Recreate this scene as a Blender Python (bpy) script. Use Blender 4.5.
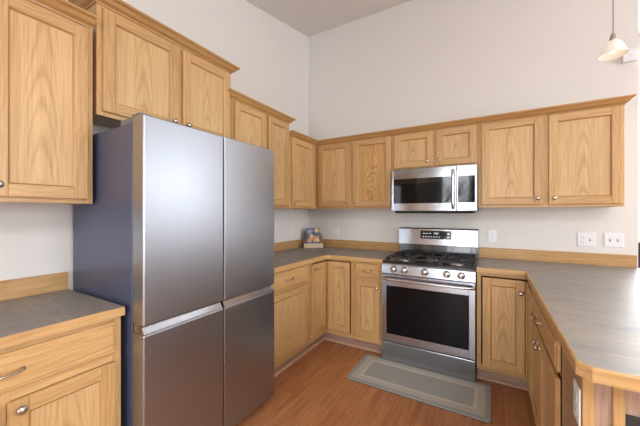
import bpy, bmesh, math, random
from mathutils import Vector, Matrix
PI = math.pi
random.seed(7)
S = bpy.context.scene
C = S.collection
for o in list(bpy.data.objects): bpy.data.objects.remove(o)

# ---------------------------------------------------------------- camera, world, light, exposure
cam = bpy.data.cameras.new('camera'); co = bpy.data.objects.new('camera', cam); C.objects.link(co)
co.location = (2.102, -3.278, 1.349); co.rotation_euler = (PI/2, 0, 0.531)
cam.sensor_width = 36; cam.lens = 293.04/640*36; cam.shift_y = -0.4/640; cam.clip_start = 0.02
S.camera = co
S.view_settings.view_transform = 'Standard'; S.view_settings.look = 'None'
S.view_settings.gamma = 1; S.view_settings.use_curve_mapping = False
S.view_settings.exposure = 0.2
W = bpy.data.worlds.new('sky'); S.world = W; W.use_nodes = True
bg = W.node_tree.nodes['Background']; bg.inputs[0].default_value = (0.85, 0.92, 1, 1); bg.inputs[1].default_value = 2.0

def area(name, loc, target, sx, sy, power, col=(1, 1, 1)):
    l = bpy.data.lights.new(name, 'AREA'); l.shape = 'RECTANGLE'; l.size = sx; l.size_y = sy
    l.energy = power; l.color = col
    o = bpy.data.objects.new(name, l); C.objects.link(o); o.location = loc
    o.rotation_euler = (Vector(target)-Vector(loc)).to_track_quat('-Z', 'Z').to_euler()
    return o
area('daylight_patio_door', (1.6, -9.0, 1.7), (1.6, 0, 1.7), 4.2, 3.4, 400, (0.93, 0.97, 1))
area('daylight_side_window', (7.3, -2.6, 1.9), (0, -2.6, 1.9), 3.4, 2.2, 225, (0.90, 0.955, 1))
area('daylight_tall_window', (7.3, 1.85, 2.15), (0, 1.85, 2.15), 1.9, 1.9, 42, (0.90, 0.955, 1))
area('daylight_far_window', (5.4, 4.3, 2.1), (3.5, -3, 2.1), 2.4, 2.6, 310, (0.90, 0.955, 1))
area('ceiling_fill', (3.3, -3.9, 2.72), (3.3, -3.9, 0), 1.3, 1.3, 60, (0.98, 0.97, 0.95))  # added fill light at ceiling height, not a room fixture

# ---------------------------------------------------------------- material helpers
def new_mat(name):
    m = bpy.data.materials.new(name); m.use_nodes = True
    nt = m.node_tree; b = nt.nodes['Principled BSDF']
    return m, nt, b
def simple(name, col, rough=0.5, metal=0.0, emit=None, es=0, bump=0, bscale=200, coat=0):
    m, nt, b = new_mat(name)
    b.inputs['Base Color'].default_value = (*col, 1); b.inputs['Roughness'].default_value = rough
    b.inputs['Metallic'].default_value = metal; b.inputs['Coat Weight'].default_value = coat
    if emit: b.inputs['Emission Color'].default_value = (*emit, 1); b.inputs['Emission Strength'].default_value = es
    tc = nt.nodes.new('ShaderNodeTexCoord'); n = nt.nodes.new('ShaderNodeTexNoise'); n.inputs['Scale'].default_value = bscale
    nt.links.new(tc.outputs['Object'], n.inputs['Vector'])
    if bump:
        bp = nt.nodes.new('ShaderNodeBump'); bp.inputs['Strength'].default_value = bump; bp.inputs['Distance'].default_value = 0.002
        nt.links.new(n.outputs[0], bp.inputs['Height']); nt.links.new(bp.outputs[0], b.inputs['Normal'])
    return m
def N(nt, t, **k):
    n = nt.nodes.new(t)
    for a, v in k.items():
        if a.startswith('i_'): n.inputs[int(a[2:])].default_value = v
        else: setattr(n, a, v)
    return n
def math_(nt, op, a, b=None):
    n = nt.nodes.new('ShaderNodeMath'); n.operation = op
    for i, x in enumerate((a, b)):
        if x is None: continue
        if isinstance(x, (int, float)): n.inputs[i].default_value = x
        else: nt.links.new(x, n.inputs[i])
    return n.outputs[0]

def oak(name, axis, base=(0.61, 0.385, 0.168), cathedral=0.0, rough=0.38, dark=0.62, freq=1.0, wob=0.75, amp=0.42, fall=160.0):
    """oak: grain runs along local `axis`; cathedral>0 adds nested arches round the object's origin"""
    m, nt, b = new_mat(name); L = nt.links.new
    tc = N(nt, 'ShaderNodeTexCoord'); oi = N(nt, 'ShaderNodeObjectInfo')
    sp = N(nt, 'ShaderNodeSeparateXYZ'); L(tc.outputs['Object'], sp.inputs[0])
    X, Y, Z = sp.outputs
    rnd = math_(nt, 'MULTIPLY', oi.outputs['Random'], 37.0)
    if axis == 'z': l, w, t = Z, X, Y
    elif axis == 'x': l, w, t = X, Z, Y
    else: l, w, t = Y, X, Z
    def vec(a, bb, c):
        cb = N(nt, 'ShaderNodeCombineXYZ')
        for i, (s_, k) in enumerate(((w, a), (t, a), (l, c))):
            L(math_(nt, 'ADD', math_(nt, 'MULTIPLY', s_, k), rnd), cb.inputs[i])
        return cb.outputs[0]
    n1 = N(nt, 'ShaderNodeTexNoise'); n1.inputs['Scale'].default_value = 1; n1.inputs['Detail'].default_value = 4
    L(vec(170, 170, 5), n1.inputs['Vector'])            # fine pores
    n2 = N(nt, 'ShaderNodeTexNoise'); n2.inputs['Scale'].default_value = 1; n2.inputs['Detail'].default_value = 3
    L(vec(26, 26, 1.1), n2.inputs['Vector'])            # broad bands
    n3 = N(nt, 'ShaderNodeTexNoise'); n3.inputs['Scale'].default_value = 1; n3.inputs['Detail'].default_value = 2
    L(vec(7, 7, 3.2), n3.inputs['Vector'])             # wobble
    if cathedral:
        w2 = math_(nt, 'MULTIPLY', math_(nt, 'MULTIPLY', w, w), 250.0*cathedral)
        al = math_(nt, 'MULTIPLY', l, 2.6)
        wv = math_(nt, 'MULTIPLY', math_(nt, 'SUBTRACT', n3.outputs[0], 0.5), wob)
        f = math_(nt, 'ADD', math_(nt, 'ADD', w2, al), math_(nt, 'ADD', wv, rnd))
        s = math_(nt, 'SINE', math_(nt, 'MULTIPLY', f, 13.0*freq))
        s = math_(nt, 'POWER', math_(nt, 'ADD', math_(nt, 'MULTIPLY', s, 0.5), 0.5), 3.0)
        fig = math_(nt, 'MULTIPLY', s, math_(nt, 'MULTIPLY', math_(nt, 'POWER', 2.718, math_(nt, 'MULTIPLY', math_(nt, 'MULTIPLY', w, w), -fall)), amp))
    else:
        s = math_(nt, 'SINE', math_(nt, 'ADD', math_(nt, 'MULTIPLY', w, 240.0), math_(nt, 'MULTIPLY', n3.outputs[0], 30.0)))
        fig = math_(nt, 'MULTIPLY', math_(nt, 'ADD', s, 1.0), 0.12)
    por = math_(nt, 'MULTIPLY', math_(nt, 'SUBTRACT', n1.outputs[0], 0.42), 1.5)
    bro = math_(nt, 'MULTIPLY', math_(nt, 'SUBTRACT', n2.outputs[0], 0.35), 0.9)
    fac = math_(nt, 'ADD', math_(nt, 'ADD', fig, por), bro)
    rp = N(nt, 'ShaderNodeValToRGB'); L(fac, rp.inputs[0])
    e = rp.color_ramp.elements
    e[0].position = 0.0; e[0].color = (base[0]*1.08, base[1]*1.1, base[2]*1.14, 1)
    e[1].position = 1.0; e[1].color = (base[0]*(dark+.1), base[1]*dark, base[2]*(dark-.1), 1)
    ov = N(nt, 'ShaderNodeHueSaturation'); L(rp.outputs[0], ov.inputs['Color'])
    mr = N(nt, 'ShaderNodeMapRange'); L(oi.outputs['Random'], mr.inputs[0]); mr.inputs[3].default_value = 0.93; mr.inputs[4].default_value = 1.06
    L(mr.outputs[0], ov.inputs['Value'])
    L(ov.outputs[0], b.inputs['Base Color'])
    b.inputs['Roughness'].default_value = rough
    bp = N(nt, 'ShaderNodeBump'); bp.inputs['Strength'].default_value = 0.12; bp.inputs['Distance'].default_value = 0.001
    L(n1.outputs[0], bp.inputs['Height']); L(bp.outputs[0], b.inputs['Normal'])
    return m

OAK = (0.60, 0.385, 0.185)
OZ = oak('oak_vertical_grain', 'z'); OX = oak('oak_horizontal_grain', 'x'); OY = oak('oak_depth_grain', 'y')
OC = oak('oak_cathedral_panel', 'z', base=(0.655, 0.435, 0.205), cathedral=1.0)
OC2 = oak('oak_rippled_panel', 'z', base=(0.62, 0.38, 0.15), cathedral=0.5, freq=1.4, dark=0.55, wob=3.0, amp=0.75, fall=8.0)
ODZ = oak('oak_shaded_brown', 'z', base=(0.40, 0.25, 0.15)); OGR = simple('oak_groove_stain_shade', (0.46, 0.26, 0.105), 0.45); OEP = oak('oak_end_panel', 'z', base=(0.50, 0.35, 0.27)); OCR = oak('oak_crown', 'x', base=(0.54, 0.315, 0.12)); OBS = oak('oak_backsplash', 'x', base=(0.57, 0.345, 0.14)); OYB = oak('oak_backsplash_side', 'y', base=(0.57, 0.345, 0.14)); OSH = oak('oak_shoe_strip', 'x', base=(0.53, 0.36, 0.25)); ODK = oak('oak_toe_board', 'x', base=(0.42, 0.28, 0.22), rough=0.5)

def steel(name, axis, col=(0.60, 0.60, 0.61), rough=0.28, aniso=0.5):
    m, nt, b = new_mat(name); L = nt.links.new
    b.inputs['Metallic'].default_value = 1
    tc = N(nt, 'ShaderNodeTexCoord'); mp = N(nt, 'ShaderNodeMapping'); L(tc.outputs['Object'], mp.inputs[0])
    mp.inputs['Scale'].default_value = {'x': (2, 400, 400), 'z': (400, 400, 2)}[axis]
    n = N(nt, 'ShaderNodeTexNoise'); n.inputs['Scale'].default_value = 1; L(mp.outputs[0], n.inputs['Vector'])
    rp = N(nt, 'ShaderNodeValToRGB'); L(n.outputs[0], rp.inputs[0])
    rp.color_ramp.elements[0].color = (*[c*0.975 for c in col], 1); rp.color_ramp.elements[1].color = (*[min(1, c*1.02) for c in col], 1)
    L(rp.outputs[0], b.inputs['Base Color'])
    mr = N(nt, 'ShaderNodeMapRange'); L(n.outputs[0], mr.inputs[0]); mr.inputs[3].default_value = rough*0.95; mr.inputs[4].default_value = rough*1.06
    L(mr.outputs[0], b.inputs['Roughness'])
    return m
ST = steel('brushed_steel', 'x', (0.44, 0.47, 0.53), 0.20)
STM = steel('dark_brushed_steel', 'x', (0.33, 0.33, 0.345), 0.15)
STF = steel('fridge_steel', 'x', (0.41, 0.435, 0.49), 0.33)
CHR = simple('polished_trim', (0.64, 0.65, 0.68), 0.18, 1)
NIC = simple('satin_nickel', (0.55, 0.52, 0.48), 0.25, 1)
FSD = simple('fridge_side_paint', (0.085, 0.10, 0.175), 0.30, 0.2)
BLK = simple('black_enamel', (0.012, 0.012, 0.014), 0.16, 0, coat=0.5)
OVG = simple('oven_glass', (0.004, 0.005, 0.008), 0.08, 0); OVG.node_tree.nodes['Principled BSDF'].inputs['Specular IOR Level'].default_value = 0.22
BGL = simple('black_glass', (0.006, 0.007, 0.009), 0.05, 0)
IRN = simple('cast_iron', (0.02, 0.02, 0.022), 0.45, 0, bump=0.3)
DRK = simple('dark_plastic', (0.03, 0.03, 0.035), 0.5)
GRY = simple('grey_plastic', (0.16, 0.165, 0.18), 0.45)
WHT = simple('white_plastic', (0.88, 0.89, 0.92), 0.35)
SLOT = simple('outlet_slot', (0.34, 0.34, 0.36), 0.5)
WALL = simple('wall_paint', (0.80, 0.787, 0.762), 0.85, bump=0.05, bscale=350)
CEIL = simple('ceiling_paint', (0.80, 0.775, 0.75), 0.9, bump=0.15, bscale=120)
TRIM = simple('white_trim', (0.8, 0.8, 0.79), 0.45)
CABIN = simple('cabinet_interior', (0.45, 0.33, 0.2), 0.6)
DIG = simple('display_digits', (0.6, 0.7, 0.8), 0.5, emit=(0.7, 0.85, 1), es=0.7)
SHD = simple('frosted_glass', (0.86, 0.80, 0.72), 0.35, emit=(1, 0.90, 0.80), es=0.22)
NAVY = simple('dark_navy', (0.02, 0.022, 0.04), 0.5)
BOOKP = simple('page_edges', (0.78, 0.72, 0.60), 0.8)
CREAM = simple('cream_wood', (0.72, 0.58, 0.40), 0.6)
REDW = simple('reddish_wood', (0.22, 0.10, 0.07), 0.45)
CORD = simple('cord', (0.75, 0.75, 0.74), 0.5)
TAN = simple('cookie_tan', (0.70, 0.42, 0.18), 0.6); PINK = simple('cookie_pink', (0.75, 0.30, 0.26), 0.6)
YEL = simple('cookie_yellow', (0.82, 0.66, 0.30), 0.6); COVER = simple('cover_blue', (0.05, 0.08, 0.20), 0.35); LET = simple('cover_lettering', (0.42, 0.48, 0.70), 0.5)
SNOW = simple('snow', (0.8, 0.82, 0.86), 0.9); BARK = simple('bark', (0.05, 0.045, 0.04), 0.9); FOL = simple('conifer_green', (0.03, 0.05, 0.035), 0.9)

def laminate():
    m, nt, b = new_mat('laminate'); L = nt.links.new
    tc = N(nt, 'ShaderNodeTexCoord'); mp = N(nt, 'ShaderNodeMapping'); L(tc.outputs['Object'], mp.inputs[0]); mp.inputs['Scale'].default_value = (1.0, 2.2, 1)
    n = N(nt, 'ShaderNodeTexNoise'); n.inputs['Scale'].default_value = 5; n.inputs['Detail'].default_value = 6; n.inputs['Roughness'].default_value = 0.62
    n.inputs['Distortion'].default_value = 1.2
    L(mp.outputs[0], n.inputs['Vector'])
    n2 = N(nt, 'ShaderNodeTexNoise'); n2.inputs['Scale'].default_value = 60; n2.inputs['Detail'].default_value = 3; L(tc.outputs['Object'], n2.inputs['Vector'])
    f = math_(nt, 'ADD', n.outputs[0], math_(nt, 'MULTIPLY', math_(nt, 'SUBTRACT', n2.outputs[0], 0.5), 0.35))
    rp = N(nt, 'ShaderNodeValToRGB'); L(f, rp.inputs[0]); cr = rp.color_ramp
    cr.elements[0].position = 0.3; cr.elements[0].color = (0.20, 0.205, 0.21, 1)
    cr.elements[1].position = 0.72; cr.elements[1].color = (0.36, 0.30, 0.25, 1)
    e = cr.elements.new(0.5); e.color = (0.275, 0.252, 0.228, 1)
    L(rp.outputs[0], b.inputs['Base Color']); b.inputs['Roughness'].default_value = 0.45; b.inputs['Specular IOR Level'].default_value = 0.6
    return m
LAM = laminate()

def floor_mat():
    m, nt, b = new_mat('wood_plank_floor'); L = nt.links.new
    tc = N(nt, 'ShaderNodeTexCoord'); mp = N(nt, 'ShaderNodeMapping'); L(tc.outputs['Object'], mp.inputs[0]); mp.inputs['Rotation'].default_value = (0, 0, PI/2)
    br = N(nt, 'ShaderNodeTexBrick'); L(mp.outputs[0], br.inputs['Vector'])
    br.inputs['Scale'].default_value = 1; br.inputs['Brick Width'].default_value = 0.92; br.inputs['Row Height'].default_value = 0.075
    br.inputs['Mortar Size'].default_value = 0.0012; br.inputs['Bias'].default_value = 0.0; br.offset = 0.37
    br.inputs['Color1'].default_value = (0.0, 0, 0, 1); br.inputs['Color2'].default_value = (1, 1, 1, 1); br.inputs['Mortar'].default_value = (0.5, 0.5, 0.5, 1)
    mp2 = N(nt, 'ShaderNodeMapping'); L(tc.outputs['Object'], mp2.inputs[0]); mp2.inputs['Scale'].default_value = (26, 2.2, 1)
    add = N(nt, 'ShaderNodeVectorMath', operation='ADD'); L(mp2.outputs[0], add.inputs[0])
    sc = N(nt, 'ShaderNodeVectorMath', operation='SCALE'); L(br.outputs['Color'], sc.inputs[0]); sc.inputs['Scale'].default_value = 9
    L(sc.outputs[0], add.inputs[1])
    n = N(nt, 'ShaderNodeTexNoise'); n.inputs['Scale'].default_value = 1; n.inputs['Detail'].default_value = 5; n.inputs['Distortion'].default_value = 0.8; L(add.outputs[0], n.inputs['Vector'])
    mp3 = N(nt, 'ShaderNodeMapping'); L(tc.outputs['Object'], mp3.inputs[0]); mp3.inputs['Scale'].default_value = (180, 9, 1)
    n3 = N(nt, 'ShaderNodeTexNoise'); n3.inputs['Scale'].default_value = 1; L(mp3.outputs[0], n3.inputs['Vector'])
    f = math_(nt, 'ADD', math_(nt, 'MULTIPLY', n.outputs[0], 0.75), math_(nt, 'MULTIPLY', n3.outputs[0], 0.25))
    sep = N(nt, 'ShaderNodeSeparateColor'); L(br.outputs['Color'], sep.inputs[0])
    f = math_(nt, 'ADD', f, math_(nt, 'MULTIPLY', math_(nt, 'SUBTRACT', sep.outputs[0], 0.5), 0.10))
    rp = N(nt, 'ShaderNodeValToRGB'); L(f, rp.inputs[0]); cr = rp.color_ramp
    cr.elements[0].position = 0.28; cr.elements[0].color = (0.29, 0.105, 0.042, 1)
    cr.elements[1].position = 0.72; cr.elements[1].color = (0.53, 0.245, 0.105, 1)
    mx = N(nt, 'ShaderNodeMix', data_type='RGBA'); L(math_(nt, 'MULTIPLY', br.outputs['Fac'], 0.45), mx.inputs[0]); L(rp.outputs[0], mx.inputs[6]); mx.inputs[7].default_value = (0.12, 0.04, 0.018, 1)
    L(mx.outputs[2], b.inputs['Base Color']); b.inputs['Roughness'].default_value = 0.34
    return m
FLR = floor_mat()

def mat_rug():
    m, nt, b = new_mat('woven_mat'); L = nt.links.new
    tc = N(nt, 'ShaderNodeTexCoord'); sp = N(nt, 'ShaderNodeSeparateXYZ'); L(tc.outputs['Object'], sp.inputs[0])
    ax = math_(nt, 'SUBTRACT', 0.511, math_(nt, 'ABSOLUTE', sp.outputs[0])); ay = math_(nt, 'SUBTRACT', 0.2325, math_(nt, 'ABSOLUTE', sp.outputs[1]))
    dd = math_(nt, 'MINIMUM', ax, ay)
    rp = N(nt, 'ShaderNodeValToRGB'); L(math_(nt, 'MULTIPLY', dd, 4.0), rp.inputs[0]); cr = rp.color_ramp; cr.interpolation = 'CONSTANT'
    A = (0.33, 0.355, 0.335, 1); B = (0.47, 0.47, 0.41, 1); D = (0.62, 0.60, 0.52, 1); E_ = (0.36, 0.38, 0.355, 1)
    cr.elements[0].position = 0; cr.elements[0].color = A
    cr.elements[1].position = 0.14; cr.elements[1].color = B
    for p_, c_ in ((0.34, D), (0.385, E_), (0.40, D), (0.43, E_)): cr.elements.new(p_).color = c_
    n = N(nt, 'ShaderNodeTexNoise'); n.inputs['Scale'].default_value = 260; n.inputs['Detail'].default_value = 2; L(tc.outputs['Object'], n.inputs['Vector'])
    hs = N(nt, 'ShaderNodeHueSaturation'); L(rp.outputs[0], hs.inputs['Color']); L(math_(nt, 'ADD', math_(nt, 'MULTIPLY', n.outputs[0], 0.9), 0.55), hs.inputs['Value'])
    L(hs.outputs[0], b.inputs['Base Color']); b.inputs['Roughness'].default_value = 0.95
    bp = N(nt, 'ShaderNodeBump'); bp.inputs['Distance'].default_value = 0.002; L(n.outputs[0], bp.inputs['Height']); L(bp.outputs[0], b.inputs['Normal'])
    return m
RUG = mat_rug()

def glass_mat():
    m = bpy.data.materials.new('window_glass'); m.use_nodes = True; nt = m.node_tree
    for n in list(nt.nodes): nt.nodes.remove(n)
    o = N(nt, 'ShaderNodeOutputMaterial'); t = N(nt, 'ShaderNodeBsdfTransparent'); g = N(nt, 'ShaderNodeBsdfGlossy'); g.inputs['Roughness'].default_value = 0.02
    mx = N(nt, 'ShaderNodeMixShader'); mx.inputs[0].default_value = 0.06
    nt.links.new(t.outputs[0], mx.inputs[1]); nt.links.new(g.outputs[0], mx.inputs[2]); nt.links.new(mx.outputs[0], o.inputs[0])
    return m
GLS = glass_mat()

# ---------------------------------------------------------------- mesh helpers
class MB:
    def __init__(self): self.bm = bmesh.new()
    def _mi(self, faces, mi):
        for f in faces: f.material_index = mi
    def box(self, x0, x1, y0, y1, z0, z1, bev=0.0, mi=0, M=None, seg=1):
        if x0 > x1: x0, x1 = x1, x0
        if y0 > y1: y0, y1 = y1, y0
        if z0 > z1: z0, z1 = z1, z0
        mt = Matrix.Translation(((x0+x1)/2, (y0+y1)/2, (z0+z1)/2)) @ Matrix.Diagonal((x1-x0, y1-y0, z1-z0, 1))
        t = bmesh.new(); bmesh.ops.create_cube(t, size=1, matrix=mt)
        if bev > 0: bmesh.ops.bevel(t, geom=list(t.edges), offset=bev, segments=seg, affect='EDGES', profile=0.5)
        self.merge(t, mi, M); return self
    def merge(self, t, mi=0, M=None, smooth=False):
        if M is not None: bmesh.ops.transform(t, matrix=M, verts=t.verts)
        bmesh.ops.recalc_face_normals(t, faces=t.faces)
        for f in t.faces: f.material_index = mi; f.smooth = smooth
        me = bpy.data.meshes.new('tmp'); t.to_mesh(me); t.free(); self.bm.from_mesh(me); bpy.data.meshes.remove(me)
    def prism(self, poly, a0, a1, axis='z', mi=0, bev=0, M=None, seg=2):
        """poly: list of 2-D points, extruded along `axis` from a0 to a1"""
        t = bmesh.new()
        def P(p, a):
            return {'z': (p[0], p[1], a), 'x': (a, p[0], p[1]), 'y': (p[0], a, p[1])}[axis]
        v0 = [t.verts.new(P(p, a0)) for p in poly]; v1 = [t.verts.new(P(p, a1)) for p in poly]
        n = len(poly)
        t.faces.new(v0); t.faces.new(v1)
        for i in range(n): t.faces.new((v0[i], v0[(i+1) % n], v1[(i+1) % n], v1[i]))
        bmesh.ops.recalc_face_normals(t, faces=t.faces)
        if bev: bmesh.ops.bevel(t, geom=list(t.edges), offset=bev, segments=seg, affect='EDGES', profile=0.5)
        self.merge(t, mi, M); return self
    def lathe(self, prof, seg=24, mi=0, M=None):
        """prof: (radius, height) pairs revolved round z"""
        t = bmesh.new(); rings = []
        for r, h in prof:
            rings.append([t.verts.new((max(r, 1e-5)*math.cos(2*PI*k/seg), max(r, 1e-5)*math.sin(2*PI*k/seg), h)) for k in range(seg)])
        for a, b in zip(rings, rings[1:]):
            for k in range(seg): t.faces.new((a[k], a[(k+1) % seg], b[(k+1) % seg], b[k]))
        t.faces.new(rings[0][::-1]); t.faces.new(rings[-1])
        self.merge(t, mi, M, True); return self
    def tube(self, pts, r, seg=8, mi=0, M=None, rs=None):
        t = bmesh.new(); pts = [Vector(p) for p in pts]; rings = []
        up = None
        for i, p in enumerate(pts):
            d = (pts[min(i+1, len(pts)-1)] - pts[max(i-1, 0)]).normalized()
            if up is None: up = Vector((0, 0, 1)) if abs(d.z) < 0.9 else Vector((1, 0, 0))
            a = d.cross(up).normalized(); b = a.cross(d).normalized(); up = b
            rr = rs[i] if rs else r
            rings.append([t.verts.new(p + a*rr*math.cos(2*PI*k/seg) + b*rr*math.sin(2*PI*k/seg)) for k in range(seg)])
        for a, b in zip(rings, rings[1:]):
            for k in range(seg): t.faces.new((a[k], a[(k+1) % seg], b[(k+1) % seg], b[k]))
        t.faces.new(rings[0][::-1]); t.faces.new(rings[-1])
        self.merge(t, mi, M, True); return self
    def sweep(self, prof, path, mi=0, z=0.0):
        """prof: (out, up) closed profile; path: XY points; outward is to the right of travel; mitred"""
        t = bmesh.new(); P = [Vector(p) for p in path]; rings = []
        nor = [Vector(((b-a).y, -(b-a).x)).normalized() for a, b in zip(P, P[1:])]
        for i, p in enumerate(P):
            if i == 0: m = nor[0]
            elif i == len(P)-1: m = nor[-1]
            else:
                m = (nor[i-1]+nor[i]); m = m/ (1+nor[i-1].dot(nor[i]))
            rings.append([t.verts.new((p.x+m.x*o, p.y+m.y*o, z+u)) for o, u in prof])
        n = len(prof)
        for a, b in zip(rings, rings[1:]):
            for k in range(n): t.faces.new((a[k], a[(k+1) % n], b[(k+1) % n], b[k]))
        t.faces.new(rings[0][::-1]); t.faces.new(rings[-1])
        self.merge(t, mi); return self
    def build(self, name, mats, parent=None, at=(0, 0, 0)):
        """mesh given in the parent's frame; `at` becomes the object's own origin"""
        bmesh.ops.translate(self.bm, verts=self.bm.verts, vec=-Vector(at))
        me = bpy.data.meshes.new(name); self.bm.to_mesh(me); self.bm.free()
        if not isinstance(mats, (list, tuple)): mats = [mats]
        for m in mats: me.materials.append(m)
        o = bpy.data.objects.new(name, me); C.objects.link(o); o.location = at
        if parent: o.parent = parent
        return o
def thing(name, label, cat, loc=(0, 0, 0), rz=0, group=None):
    o = bpy.data.objects.new(name, None); C.objects.link(o); o.location = loc; o.rotation_euler = (0, 0, rz)
    o.empty_display_size = 0.1
    o['label'] = label; o['category'] = cat
    if group: o['group'] = group
    return o
def tag(o, label, cat, group=None):
    o['label'] = label; o['category'] = cat
    if group: o['group'] = group
    return o
def struct(name, mb, m):
    o = mb.build(name, m); o['kind'] = 'structure'; return o

# ---------------------------------------------------------------- room shell
CZ, CK = 3.677, 0.202                       # sloped ceiling: z = CZ + CK*y
YB = -4.55
cz = lambda y: CZ+CK*max(y, YB)
XR, YR, YF = 7.0, -6.3, 4.0
struct('floor', MB().box(-0.12, XR+.12, YR-.12, YF+.12, -0.1, 0), FLR)
struct('ceiling', MB().prism([(YR-.12, cz(YR-.12)), (YB, cz(YB)), (YF+.12, cz(YF+.12)), (YF+.12, cz(YF+.12)+.1), (YB, cz(YB)+.1), (YR-.12, cz(YR-.12)+.1)], -0.12, XR+.12, 'x'), CEIL)
struct('wall_left', MB().prism([(YR, 0), (YF, 0), (YF, cz(YF)), (YB, cz(YB)), (YR, cz(YR))], -0.12, 0, 'x'), WALL)
struct('wall_back', MB().prism([(0, 0), (0.12, 0), (0.12, cz(.12)), (0, cz(0))], 0.0, 3.10, 'x'), WALL)
def wall_y(name, y0, y1, x0, x1, h, hole):
    a, b, c, d = hole; m = MB()
    m.box(x0, a, y0, y1, 0, h); m.box(b, x1, y0, y1, 0, h); m.box(a, b, y0, y1, d, h)
    if c > 0: m.box(a, b, y0, y1, 0, c)
    return struct(name, m, WALL)
wall_y('wall_rear', YR-.12, YR, 0, XR, cz(YR), (0.85, 2.35, 0.02, 2.6))
wall_y('wall_far', YF, YF+.12, 0, XR, cz(YF), (4.2, 6.6, 0.8, 3.4))
m = MB(); H1 = (-4.3, -0.9, 0.75, 2.75); H2 = (0.9, 2.8, 1.2, 3.1)
ys = [YR, H1[0], H1[1], H2[0], H2[1], YF]
for a, b in zip(ys[::2], ys[1::2]): m.prism([(a, 0), (b, 0), (b, cz(b)), (a, cz(a))], XR, XR+.12, 'x')
for hh in (H1, H2):
    m.box(XR, XR+.12, hh[0], hh[1], 0, hh[2])
    m.prism([(hh[0], min(hh[3], cz(hh[0])-.02)), (hh[1], hh[3]), (hh[1], cz(hh[1])), (hh[0], cz(hh[0]))], XR, XR+.12, 'x')
struct('wall_right', m, WALL)
def window(name, kind, u0, u1, z0, z1, pos, axis, n=2):
    """frame with n lights in a wall opening; axis = direction the window runs along"""
    fr = MB(); gl = MB(); w = 0.055; d0, d1 = pos
    def bx(mb, a0, a1, b0, b1, t0, t1):
        if axis == 'x': mb.box(a0, a1, t0, t1, b0, b1)
        else: mb.box(t0, t1, a0, a1, b0, b1)
    bx(fr, u0, u1, z1-w, z1, d0, d1); bx(fr, u0, u1, z0, z0+w, d0, d1)
    for k in range(n+1):
        c = u0+(u1-u0)*k/n; a = max(u0, c-w/2 if 0 < k < n else (c if k == 0 else c-w)); bx(fr, a, a+w, z0+w, z1-w, d0, d1)
    bx(gl, u0+w, u1-w, z0+w, z1-w, (d0+d1)/2-.003, (d0+d1)/2+.003)
    f = fr.build(name, TRIM); f['kind'] = 'structure'
    g = gl.build('pane', GLS, f)
    return f
window('door_1', 'door', 0.85, 2.35, 0.02, 2.6, (YR-.10, YR-.03), 'x', 2)
window('window_1', 'w', 4.2, 6.6, 0.8, 3.4, (YF+.03, YF+.10), 'x', 3)
window('window_2', 'w', H1[0], H1[1], 0.75, 2.75, (XR+.03, XR+.10), 'y', 3)
window('window_3', 'w', H2[0], H2[1], 1.2, 3.1, (XR+.03, XR+.10), 'y', 2)

# ---------------------------------------------------------------- hardware
KN = [(0.0, 0.0), (0.007, 0.0), (0.0055, 0.004), (0.005, 0.011), (0.008, 0.014), (0.0145, 0.017), (0.0158, 0.021), (0.0135, 0.026), (0.007, 0.029), (0.0, 0.0295)]
def knob(parent, x, y, z):          # sticks out towards local -y
    o = MB().lathe(KN, 18, M=Matrix.Rotation(PI/2, 4, 'X')).build('knob', NIC, parent)
    o.location = (x, y, z); return o
def pull(parent, x, y, z, L=0.098):
    pts = []
    for k in range(13):
        a = k/12; pts.append((-L/2+L*a, -0.010-0.020*math.sin(PI*a)**0.5, 0))
    rs = [0.0055-0.0015*math.sin(PI*k/12) for k in range(13)]
    m = MB().tube(pts, .005, 10, rs=rs)
    for s in (-1, 1):
        m.lathe([(0, 0), (0.008, 0), (0.0075, 0.004), (0.0055, 0.012), (0, 0.0125)], 14, M=Matrix.Translation((s*L/2, 0, 0)) @ Matrix.Rotation(PI/2, 4, 'X'))
    o = m.build('pull_handle', NIC, parent); o.location = (x, y, z); return o
FW = 0.057
def door(parent, x0, x1, z0, z1, yf, knob_at=None, panel=None, hor=False, name='door', rot=None):
    """framed flat-panel door; front face 20 mm in front of local y = yf"""
    ox, oz = (x0+x1)/2, (z0+z1)/2; w, h = x1-x0, z1-z0
    m = MB()
    a, b, c, d = -w/2, w/2, -h/2, h/2; y1, y0 = -0.001, -0.020
    st = 0.003
    for s in ((a, a+FW), (b-FW, b)): m.box(s[0], s[1], y0, y1, c, d, st, 0)
    for s in ((c, c+FW), (d-FW, d)): m.box(a+FW-.001, b-FW+.001, y0+.0004, y1, s[0], s[1], st, 1)
    # sloped inner lip all round
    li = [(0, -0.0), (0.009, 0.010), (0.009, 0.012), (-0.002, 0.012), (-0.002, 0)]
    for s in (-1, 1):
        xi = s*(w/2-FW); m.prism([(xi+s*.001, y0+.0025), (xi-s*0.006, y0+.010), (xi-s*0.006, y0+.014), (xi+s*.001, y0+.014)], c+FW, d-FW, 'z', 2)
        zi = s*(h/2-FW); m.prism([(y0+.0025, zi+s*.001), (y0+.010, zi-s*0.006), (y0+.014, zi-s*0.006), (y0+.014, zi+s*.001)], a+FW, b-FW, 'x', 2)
    o = m.build(name, [OZ, OX, OGR], parent); o.location = (ox, yf, oz)  # lip colour combines gathered stain with painted-in groove shade
    p = MB().box(a+FW-.004, b-FW+.004, y0+.0125, y0+.0165, c+FW-.004, d-FW+.004)
    pn = p.build('door_panel', panel or OC, o)
    if knob_at: knob(o, knob_at[0]-ox, -0.020, knob_at[1]-oz)
    return o
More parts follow.
